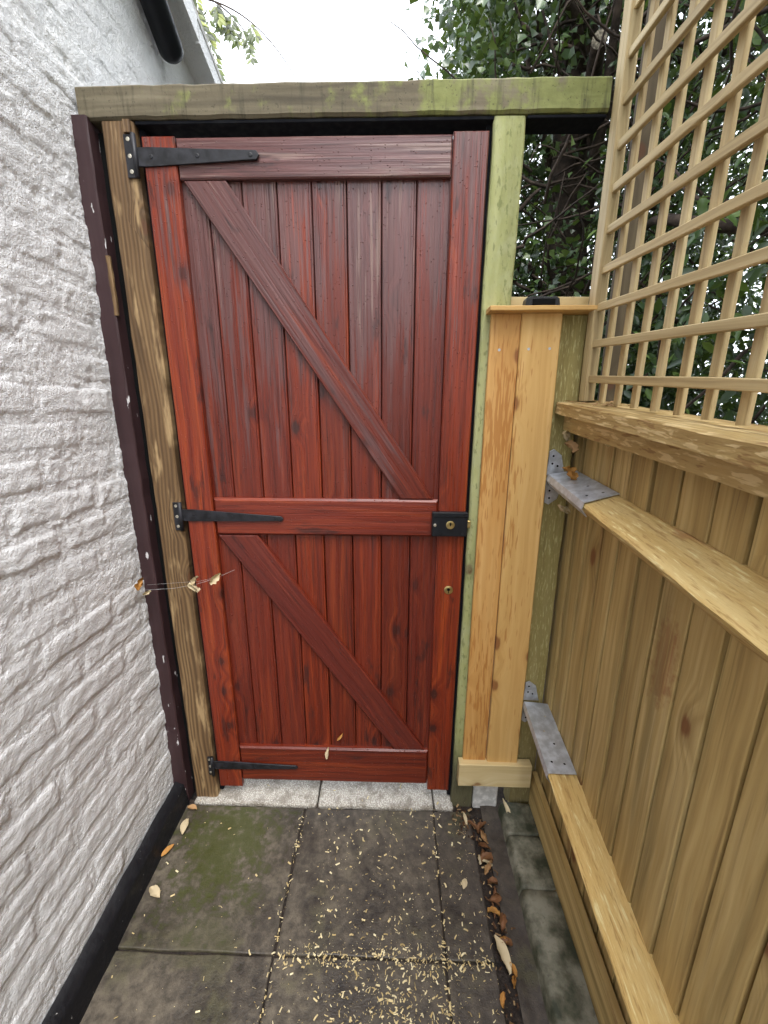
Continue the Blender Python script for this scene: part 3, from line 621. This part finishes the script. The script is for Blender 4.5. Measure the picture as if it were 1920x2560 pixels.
def lerpbar(name, A0, A1, mat, nseg=16, jit=.0008, label=None):
    """bar between two sections given as world points (same count)"""
    A0 = [Vector(p) for p in A0]; A1 = [Vector(p) for p in A1]; c0 = sum(A0, Vector())/len(A0); c1 = sum(A1, Vector())/len(A1)
    z = (c1-c0).normalized(); x = Vector((0, 0, 1)); x = (x-z*x.dot(z)).normalized(); y = z.cross(x)
    mx = Matrix((x, y, z)).transposed().to_4x4(); mx.translation = c0; inv = mx.inverted(); vs = []; k = len(A0); fs = []
    for i in range(nseg+1):
        for p, q in zip(A0, A1):
            r_ = p.lerp(q, i/nseg); r_ += Vector((random.uniform(-jit, jit), 0, random.uniform(-jit, jit))); vs.append(inv @ r_)
    for i in range(nseg):
        for j in range(k): a = i*k+j; b_ = i*k+(j+1) % k; fs.append((a, b_, b_+k, a+k))
    fs.append(tuple(range(k-1, -1, -1))); fs.append(tuple(nseg*k+j for j in range(k)))
    me = mesh(name, vs, fs); bm = bmesh.new(); bm.from_mesh(me); bmesh.ops.recalc_face_normals(bm, faces=bm.faces); bm.to_mesh(me); bm.free()
    o = link(name, me, mat, fence, mx)
    if label: o['label'] = label
    return o
def rail_sec(y, top, apex, xa=.402, low=.075): return [(.4795, y, top), (.470, y, top+.001), (xa+.003, y, apex+.004), (xa, y, apex), (xa+.003, y, apex-.006), (.470, y, apex-low+.014), (.4795, y, apex-low+.014)]
lerpbar('rail', rail_sec(-.006, 1.1195, 1.1065), rail_sec(-2.6, .904, .782), M['rail'], 60, .0012)
lerpbar('rail', rail_sec(-.006, .405, .410), rail_sec(-1.5, .155, .1185), M['rail'], 44, .0012)
def sq(y, x0, x1, z0, z1): return [(x0, y, z0), (x1, y, z0), (x1, y, z1), (x0, y, z1)]
c_ = lerpbar('cap', [(.407, -.004, 1.2705), (.535, -.004, 1.2705), (.535, -.004, 1.300), (.410, -.004, 1.300), (.407, -.004, 1.297)], [(.407, -3.2, .967), (.535, -3.2, .967), (.535, -3.2, .992), (.410, -3.2, .992), (.407, -3.2, .989)], M['cap'], 80, .0012); c_['label'] = 'flat wet cap board along the top of the fence'
lerpbar('top_band', sq(-.004, .430, .468, 1.229, 1.2695), sq(-3.2, .430, .468, .965, .966+.03), M['cap'], 50, .001)
lerpbar('gravel_board', sq(-.004, .4535, .4685, -.02, .150), sq(-2.4, .4535, .4685, -.2, -.08), M['fence'], 30, .0008)
def bracket(y1, top0, apex0, top1, apex1, y0=-.012):
    b_ = empty('bracket', (.45, y0, apex0)); b_.parent = fence; b_.matrix_parent_inverse = world_of(fence).inverted(); b_['label'] = 'galvanised steel bracket holding a rail to the post'
    P = [(.4735, y0, top0+.006), (.4030, y0, apex0+.0085), (.3998, y0, apex0-.005), (.4120, y0, apex0-.021)]; Q = [(.4735, y1, top1+.006), (.4030, y1, apex1+.0085), (.3998, y1, apex1-.005), (.4120, y1, apex1-.021)]
    vs = [Vector(p) for p in P]+[Vector(q) for q in Q]; fs = [(j, j+1, j+5, j+4) for j in range(3)]
    me = mesh('sleeve', vs, fs); o = link('sleeve', me, M['galv'], b_); md = o.modifiers.new('t', 'SOLIDIFY'); md.thickness = .0018; md.offset = 1
    # wings flat on the post face
    for (zs, n_) in ((1, 'wing'), (-1, 'wing')):
        zc = apex0+(.028 if zs > 0 else -.028)
        poly(n_, [(.402, zc-zs*.022), (.449, zc-zs*.022), (.436, zc+zs*.030), (.415, zc+zs*.046), (.404, zc+zs*.040)], -.0028, -.0004, (0, 1), M['galv'], b_, .0006)
        for (xx, q) in ((.415, .028), (.414, .008), (.428, .002)): disc('screw_hole', (xx, -.003, zc+zs*q), (0, -1, 0), .0028, .0004, M['hole'], b_, 10)
    nrm = Vector((apex0-top0, 0, .047)).normalized(); nrm = Vector((-(top0-apex0), 0, .0700)).normalized()
    for (u, t) in ((.22, .35), (.45, .62), (.62, .4), (.88, .3), (.86, .75)):
        p = Vector(P[0]).lerp(Vector(P[1]), t).lerp(Vector(Q[0]).lerp(Vector(Q[1]), t), u)+nrm*.0018
        disc('screw_hole', p, nrm, .0030, .0003, M['hole'] if u > .5 else M['screw'], b_, 10)
def yl(y, a0, a1, L): return a0+(a1-a0)*(-y-.006)/L
bracket(-.225, 1.1195, 1.1065, yl(-.225, 1.1195, .904, 2.594), yl(-.225, 1.1065, .782, 2.594))
bracket(-.222, .405, .410, yl(-.222, .405, .155, 1.494), yl(-.222, .410, .1185, 1.494))

# ------------------------------------------------------------------ trellis
tl = empty('trellis', (.47, -.5, 1.3)); tag(tl, 'tan square-grid wooden trellis standing on the fence', 'trellis')
bar('stile', (.467, -.030, 1.30), (.467, -.030, 2.72), (1, 0, 0), rect(.022, .030, .0015), M['trellis'], tl, 12, .0007)
bar('back_strip', (.4805, -.0012, 1.30), (.4805, -.0012, 2.72), (1, 0, 0), rect(.030, .026, .0015), M['trellis'], tl, 12, .0007)
for k in range(18):
    zc = 1.351+.0775*k
    bar('cross_slat', (.467, -.0455, zc), (.467-.0215, -1.88, zc-.0895*1.835), (0, 0, 1), rect(.0165, .0105, .0015), M['trellis'], tl, 14, .0007)
for k in range(28):
    yc = -.018-.0672*k
    bar('upright_slat', (.4815-.0118*abs(yc), yc, 1.302+.09*yc), (.4815-.0118*abs(yc), yc, 2.72+.09*yc), (0, 1, 0), rect(.0180, .0085, .0015), M['trellis'], tl, 12, .0007)
dp = bar('trellis_post', (.546, .018, -.02), (.546, .018, 2.75), (1, 0, 0), rect(.040, .040, .003), M['post_old'], None, 16, .001)
tag(dp, 'shaded square post behind the far end of the trellis', 'post')

# ------------------------------------------------------------------ trees
def leafcloud(name, centres, n_each, spread, size, mat, parent, shape='ivy', droop=.4):
    C = np.repeat(np.array(centres, float), n_each, 0); n = len(C)
    P = C+RNG.normal(0, 1, (n, 3))*np.array(spread)
    nr = RNG.normal(0, 1, (n, 3)); nr[:, 2] = np.abs(nr[:, 2])*.8+.25; nr[:, 1] -= .5; nr /= np.linalg.norm(nr, axis=1)[:, None]
    t = RNG.normal(0, 1, (n, 3)); t[:, 2] -= droop*2; t -= nr*(t*nr).sum(1)[:, None]; t /= np.linalg.norm(t, axis=1)[:, None]
    s = np.cross(nr, t); L = size*RNG.uniform(.6, 1.35, n)[:, None]
    if shape == 'ivy': pts = [(0, 0, 0), (.30, .55, .10), (.62, .30, .06), (1., 0, -.06), (.62, -.30, .06), (.30, -.55, .10)]
    else: pts = [(0, 0, 0), (.28, .20, .05), (.65, .20, .04), (1., 0, -.08), (.65, -.20, .04), (.28, -.20, .05)]
    V = np.stack([P+L*(a*t+b_*s+c*nr) for a, b_, c in pts], 1).reshape(-1, 3)
    base = (np.arange(n)*6)[:, None]; F = np.concatenate([base+np.array([[0, 1, 2, 3]]), base+np.array([[0, 3, 4, 5]])], 1).reshape(-1, 4)
    me = bpy.data.meshes.new(name); me.vertices.add(len(V)); me.vertices.foreach_set('co', V.ravel()); me.loops.add(F.size); me.loops.foreach_set('vertex_index', F.ravel().astype(np.int32))
    me.polygons.add(len(F)); me.polygons.foreach_set('loop_start', np.arange(0, F.size, 4)); me.polygons.foreach_set('loop_total', np.full(len(F), 4)); me.update()
    return link(name, me, mat, parent)
def wander(p, d, n, step, wob, r0_, r1):
    p = Vector(p); d = Vector(d).normalized(); ps = [p.copy()]
    for i in range(n):
        d = (d+Vector((random.gauss(0, wob), random.gauss(0, wob), random.gauss(0, wob)))).normalized(); p = p+d*step; ps.append(p.copy())
    return ps, [r0_+(r1-r0_)*i/n for i in range(n+1)]
def many(name, specs, mat, parent, seg=5):
    V = []; F = []
    for ps, rs in specs:
        v, f = tube('', ps, rs, None, seg=seg, me_only=True); k = len(V); V += v; F += [tuple(i+k for i in q) for q in f]
    return link(name, mesh(name, V, F), mat, parent, None, True)
t1 = empty('ivy_tree', (1.15, 1.75, 0)); tag(t1, 'dense ivy-covered tree with bare inner branches behind the gate', 'tree')
tube('trunk', *wander((1.15, 1.75, -.1), (-.02, 0, 1), 14, .36, .05, .15, .05), M['bark'], t1, 10)
for (p, d_, n, st, r_) in (((1.12, 1.7, 1.3), (-.7, -.5, .5), 9, .14, .045), ((1.1, 1.7, 1.8), (-.6, -.6, .35), 6, .14, .04), ((1.15, 1.7, 2.0), (-.5, -.75, .5), 10, .14, .045), ((1.1, 1.75, 2.4), (-.5, -.5, .5), 6, .14, .04), ((1.2, 1.6, 1.0), (-.2, -.8, .6), 9, .12, .04), ((1.1, 1.7, 2.7), (-.35, -.7, .5), 8, .16, .035)):
    ps, rs = wander(p, d_, n, st, .16, r_, .010); tube('branch', ps, rs, M['bark'], t1, 7)
disc('cut_stub', (.735, .80, 2.59), (-.35, -.9, -.25), .026, .005, M['cut'], t1, 14); tube('branch', [(.735, .80, 2.59), (.80, .98, 2.64), (1., 1.5, 2.6)], [.027, .03, .04], M['bark'], t1, 10)
tw = []
for i in range(150):
    p = (random.uniform(.45, 1.35), random.uniform(.75, 1.5), random.uniform(1.5, 2.95)); tw.append(wander(p, (random.uniform(-1, .8), random.uniform(-.4, .2), random.uniform(-.3, .8)), random.randint(5, 10), random.uniform(.06, .11), .22, random.uniform(.004, .010), .0015))
o = many('twigs', tw, M['bark'], t1, 4); o['kind'] = 'stuff'
cs = []
for i in range(250):                                                   # left face of the crown
    z = random.uniform(1.3, 4.6); y = random.uniform(.75, 2.4); e = .02+.105*(y+1.06)+.07*math.sin(z*4.1)+.05*math.sin(z*11+y*3)
    cs.append((e+.07+abs(random.gauss(0, .16)), y, z))
for i in range(620):                                                   # back of the crown
    cs.append((random.uniform(.35, 2.0), random.uniform(1.5, 2.7), random.uniform(.6, 4.6)))
for i in range(70): cs.append((random.uniform(.35, 1.3), random.uniform(.8, 1.4), random.uniform(2.9, 4.2)))
for i in range(60): cs.append((random.uniform(.3, 1.4), random.uniform(.7, 1.5), random.uniform(1.2, 1.75)))
leafcloud('crown', cs, 84, (.085, .10, .09), .032, M['ivy'], t1)
t2 = empty('evergreen_hedge_tree', (1.5, -.2, 0)); tag(t2, 'dark evergreen tree seen through the trellis above the fence', 'tree')
tube('trunk', *wander((1.55, .1, -.1), (0, -.02, 1), 12, .34, .06, .10, .04), M['bark'], t2, 9)
for (p, d_) in (((1.5, .1, 1.2), (-.3, -.7, .5)), ((1.5, .1, 1.5), (-.6, .5, .6)), ((1.5, .1, 1.9), (-.2, -.6, .7)), ((1.5, .1, 1.0), (.2, -.9, .6)), ((1.5, .1, 2.2), (-.7, .1, .6))):
    ps, rs = wander(p, d_, 9, .14, .16, .035, .008); ps = [Vector((max(q.x, .80+.02*i), q.y, q.z)) for i, q in enumerate(ps)]; tube('branch', ps, rs, M['bark'], t2, 6)
tw = [wander((random.uniform(.85, 1.7), random.uniform(-.9, .9), random.uniform(1.1, 2.9)), (random.uniform(-1, 1), random.uniform(-1, 1), random.uniform(-.3, .8)), 7, .09, .22, random.uniform(.004, .009), .0015) for i in range(110)]
o = many('twigs', tw, M['bark'], t2, 4); o['kind'] = 'stuff'
cs = [(random.uniform(.85, 2.3), random.uniform(-1.6, 1.5), 1.0+3.2*random.random()) for i in range(560)]
cs += [(random.uniform(1.9, 3.6), random.uniform(-2.6, 3.0), random.uniform(.4, 4.8)) for i in range(1000)]
cs += [(random.uniform(1.2, 3.2), random.uniform(1.2, 3.2), random.uniform(.6, 4.8)) for i in range(320)]
leafcloud('crown', cs, 72, (.11, .12, .11), .043, M['laurel'], t2, 'lau')

hg = empty('added_back_hedge', (0, -5.2, 0)); tag(hg, 'added unseen hedge behind the viewer that keeps open sky out of the gate reflections', 'hedge')  # unseen hedge, added to keep sky reflections off the lower gate boards
many('stems', [wander((random.uniform(-3, 3), -5.3, -.3), (0, 0, 1), 8, .4, .08, .03, .01) for i in range(14)], M['bark'], hg, 5)
leafcloud('crown', [(random.uniform(-3.2, 3.2), random.uniform(-5.8, -4.9), random.uniform(-.2, 3.1)) for i in range(260)], 40, (.13, .13, .13), .11, M['laurel'], hg, 'lau')

# ------------------------------------------------------------------ climber trailing from the roof
cl = empty('climbing_plant', (-.95, 1.25, 3.0)); tag(cl, 'thin climber trailing pinnate leaves from the roof against the sky', 'climber')
def arc(a, b_, c, n=14):
    a, b_, c = Vector(a), Vector(b_), Vector(c); return [a*(1-t)**2+b_*2*t*(1-t)+c*t*t for t in [i/n for i in range(n+1)]]
stems = [arc((-1.2, 1.2, 3.02), (-.72, 1.2, 3.16), (-.46, 1.2, 2.74), 20), arc((-1.15, 1.2, 2.95), (-.92, 1.15, 3.06), (-.80, 1.15, 2.80)), arc((-.92, 1.2, 3.08), (-.75, 1.2, 3.02), (-.67, 1.2, 2.90)), arc((-.95, 1.2, 3.07), (-.9, 1.1, 3.0), (-.83, 1.1, 2.88)), arc((-1.1, 1.2, 3.05), (-.95, 1.15, 3.2), (-.86, 1.15, 3.05))]
many('stem', [(s_, [.0048-.003*i/len(s_) for i in range(len(s_))]) for s_ in stems], M['bark'], cl, 5)
LV = []; LF = []
def leaflet(p, d_, L, wd):
    d_ = Vector(d_).normalized(); s_ = d_.cross(Vector((random.gauss(0, .5), -1, .2))).normalized(); k = len(LV); p = Vector(p)
    nn = d_.cross(s_)
    LV.extend([p, p+d_*L*.4+s_*wd+nn*wd*.3, p+d_*L, p+d_*L*.4-s_*wd+nn*wd*.3]); LF.append((k, k+1, k+2)); LF.append((k, k+2, k+3))
for si, s_ in enumerate(stems):
    for i in range(3, len(s_)-1, 1 if si else 2):
        if random.random() < .2: continue
        d0 = Vector((random.uniform(-.5, .5), random.uniform(-.4, .1), -1)).normalized(); p = s_[i]
        if si == 0 and i > 14 and random.random() < .7: continue
        n = random.randint(3, 6); L = random.uniform(.08, .15)
        for q in range(n):
            b_ = p+d0*L*(q+1)/n
            for sg in (-1, 1): leaflet(b_, d0*.7+Vector((sg*.8, 0, -.2)), random.uniform(.034, .060), .0095)
        leaflet(p+d0*L, d0, .05, .009)
link('leaves', mesh('leaves', LV, LF), M['vine'], cl)

# ------------------------------------------------------------------ loose things
def dryleaf(name, loc, rot, L, W, mat, label, group=None, cat='leaf', curl=.35, rag=.05):
    n, m = 7, 4; vs = []; fs = []
    for i in range(n+1):
        u = i/n; wd = W*math.sin(math.pi*min(1, u*.94+.04))**.8*(1-.25*u)
        for j in range(m+1):
            v = (j/m-.5)*2; vs.append((v*wd*.5+random.uniform(-1, 1)*W*rag, (u-.5)*L, curl*W*(v*v)*.6+math.sin(u*3.5)*L*.10+random.uniform(-1, 1)*W*rag))
    for i in range(n):
        for j in range(m): a = i*(m+1)+j; fs.append((a, a+1, a+m+2, a+m+1))
    me = mesh(name, vs, fs); mx = Matrix.LocRotScale(Vector(loc), __import__('mathutils').Euler(rot), None)
    return tag(link(name, me, mat, None, mx, True), label, cat, group)
A = rad
dryleaf('dry_leaf', (-.648, -.268, -.012), (0, 0, A(60)), .045, .026, M['dryp'], 'pale curled leaf on the paving halfway along the black plinth')
dryleaf('dry_leaf', (-.650, -.097, .000), (0, 0, A(10)), .05, .028, M['dryp'], 'pale torn leaf on the paving near the foot of the hinge post')
dryleaf('dry_leaf', (-.668, -.165, -.003), (0, A(20), A(-30)), .04, .016, M['dryo'], 'orange-brown leaf against the black plinth')
dryleaf('dry_leaf', (-.655, -.040, .004), (0, 0, A(80)), .035, .02, M['dry'], 'brown leaf at the foot of the purple-brown batten')
dryleaf('dry_leaf', (.238, -.052, .006), (A(15), 0, A(8)), .04, .012, M['dryp'], 'narrow pale leaf near the foot of the latch post')
dryleaf('dry_leaf', (.207, -.227, -.006), (0, 0, A(-20)), .028, .018, M['dryp'], 'small cream curled leaf on the narrow slab')
dryleaf('dry_leaf', (.274, -.372, -.010), (0, A(10), A(15)), .075, .030, M['dryp'], 'largest pale leaf lying in the soil gutter')
dryleaf('dry_leaf', (-.205, -.0085, .206), (A(75), 0, A(-25)), .038, .014, M['dryp'], 'pale leaf caught on the bottom rail of the gate')
dryleaf('dry_seed', (-.168, .012, .252), (A(80), A(40), 0), .03, .010, M['dryo'], 'brown winged seed stuck low on the gate boards', cat='seed')
dryleaf('dry_leaf', (.372, -.035, .030), (A(30), 0, A(15)), .06, .016, M['dryp'], 'long pale leaf tucked beside the kerb end under the panel')
GL = 'small dry brown leaf among the litter in the gutter beside the kerb'
for i in range(46):
    y = -.07-1.1*random.random()**1.2; x = random.gauss(.281, .011)
    dryleaf('dry_leaf', (x, y, SLOPE*y+random.uniform(-.004, .012)), (random.uniform(-.7, .7), random.uniform(-.7, .7), random.uniform(0, 6.3)), random.uniform(.018, .042), random.uniform(.010, .022), random.choice([M['dry'], M['dryb'], M['dryb'], M['dryb'], M['dryo'], M['dryp']]), GL, 'dry leaves in the gutter', curl=random.uniform(.5, 1.5), rag=.13)
def flakes(name, pts, size, mat, kind, label, cat):
    V = []; F = []
    for (x, y, z) in pts:
        a = random.uniform(0, 6.28); q_ = random.random()**3.2; L = size*(.25+2.0*q_); W = L*random.uniform(.15, .7)*(1.-.5*q_); dx, dy = math.cos(a), math.sin(a); k = len(V); c = random.uniform(.05, .35)*L
        for u, hgt in ((-.5, 0.), (0., c*.35), (.5, 0.)):
            bx_ = x+dx*u*L-dy*(abs(u)*.6)*c; by_ = y+dy*u*L+dx*(abs(u)*.6)*c
            V.append((bx_-dy*W/2, by_+dx*W/2, z+hgt+random.uniform(0, .0015))); V.append((bx_+dy*W/2, by_-dx*W/2, z+hgt))
        F += [(k, k+1, k+3, k+2), (k+2, k+3, k+5, k+4)]
    o = link(name, mesh(name, V, F), mat); return tag(o, label, cat, None, kind)
pts = []
for i in range(3400):
    if i < 1900: x = random.gauss(.02, .11)+.02*math.sin(i*.7); y = random.gauss(-.52, .09)
    elif i < 2350: x = random.uniform(-.28, .25); y = -.382+random.gauss(0, .012)
    elif i < 2850: x = random.uniform(-.22, .25); y = random.uniform(-.40, -.02)
    elif i < 3100: x = random.choice((-.285, .138))+random.gauss(0, .006); y = random.uniform(-.6, -.02)
    else: x = random.uniform(-.66, .25); y = random.uniform(-.75, .10)
    if not -.67 < x < .30: continue
    z = SLOPE*y+(.0025 if y < -.02 else .008); pts.append((x, y, z))
flakes('wood_shavings', pts, .0056, M['shave'], 'stuff', 'cream wood shavings scattered over the dark paving slabs', 'shavings')
pts = [(random.gauss(.279, .014), -.04-1.1*random.random(), 0) for i in range(420)]; pts = [(x, y, SLOPE*y-.004+random.uniform(0, .006)) for x, y, z in pts]
pts += [(random.gauss(.235, .02), random.gauss(-.06, .03), .003) for i in range(110)]
flakes('leaf_litter', pts, .008, M['litter'], 'stuff', 'crumbled leaf litter filling the soil gutter', 'leaf litter')
pts = [(random.uniform(.415, .52), y, 1.3025+.0945*y) for y in [-.01-.16*random.random()**1.6 for i in range(90)]]
flakes('cap_debris', pts, .014, M['dry'], 'stuff', 'twigs and leaf crumbs at the far end of the fence cap', 'debris')
wb = empty('spider_web', (-.6, -.03, .8)); tag(wb, 'spider threads strung from the white wall to the gate above the paving', 'spider web')
tube('thread', [(-.715, -.05, .81), (-.696, -.042, .785), (-.62, -.035, .788), (-.556, -.03, .799), (-.497, -.028, .818), (-.455, .0, .832)], [.0003]*6, M['web'], wb, 4)
tube('thread', [(-.69, -.04, .80), (-.60, -.035, .806), (-.55, -.03, .808), (-.49, -.03, .822)], [.00018]*4, M['web'], wb, 4)
for (p, r_, L, m_, lb) in (((-.7, -.052, .808), .4, .026, 'dryo', 'orange leaf scrap hanging in the web before the white wall'), ((-.692, -.042, .778), 1.2, .016, 'dryp', 'pale leaf scrap hanging in the web before the batten'), ((-.557, -.032, .797), 2.4, .026, 'dryp', 'forked pale leaf scrap hanging in the web before the hinge post edge'), ((-.553, -.032, .812), .3, .02, 'dryp', 'upright pale leaf scrap in the web above the forked one'), ((-.500, -.03, .818), .9, .028, 'dryp', 'pale leaf scrap hanging in the web before the gate stile')):
    dryleaf('leaf_scrap', p, (A(70), r_, random.uniform(-.5, .5)), L*1.35, L*.7, M[m_], lb, curl=1.1, rag=.22)
for (p, L, m_, lb) in (((.428, -.04, 1.212), .034, 'dryp', 'greenish crumpled leaf hanging under the fence cap'), ((.434, -.045, 1.187), .034, 'dry', 'brown crumpled leaf hanging below the fence cap'), ((.425, -.075, 1.128), .04, 'dryo', 'tan leaf lying on top of the upper bracket'), ((.440, -.215, 1.209), .016, 'shave', 'white curled shaving hanging under the fence cap band'), ((.412, -.10, 1.045), .03, 'dryp', 'pale leaf hanging below the upper bracket')):
    dryleaf('leaf_scrap', p, (random.uniform(.4, 1.4), random.uniform(-1, 1), random.uniform(0, 3)), L, L*.6, M[m_], lb, curl=1.1, rag=.2)
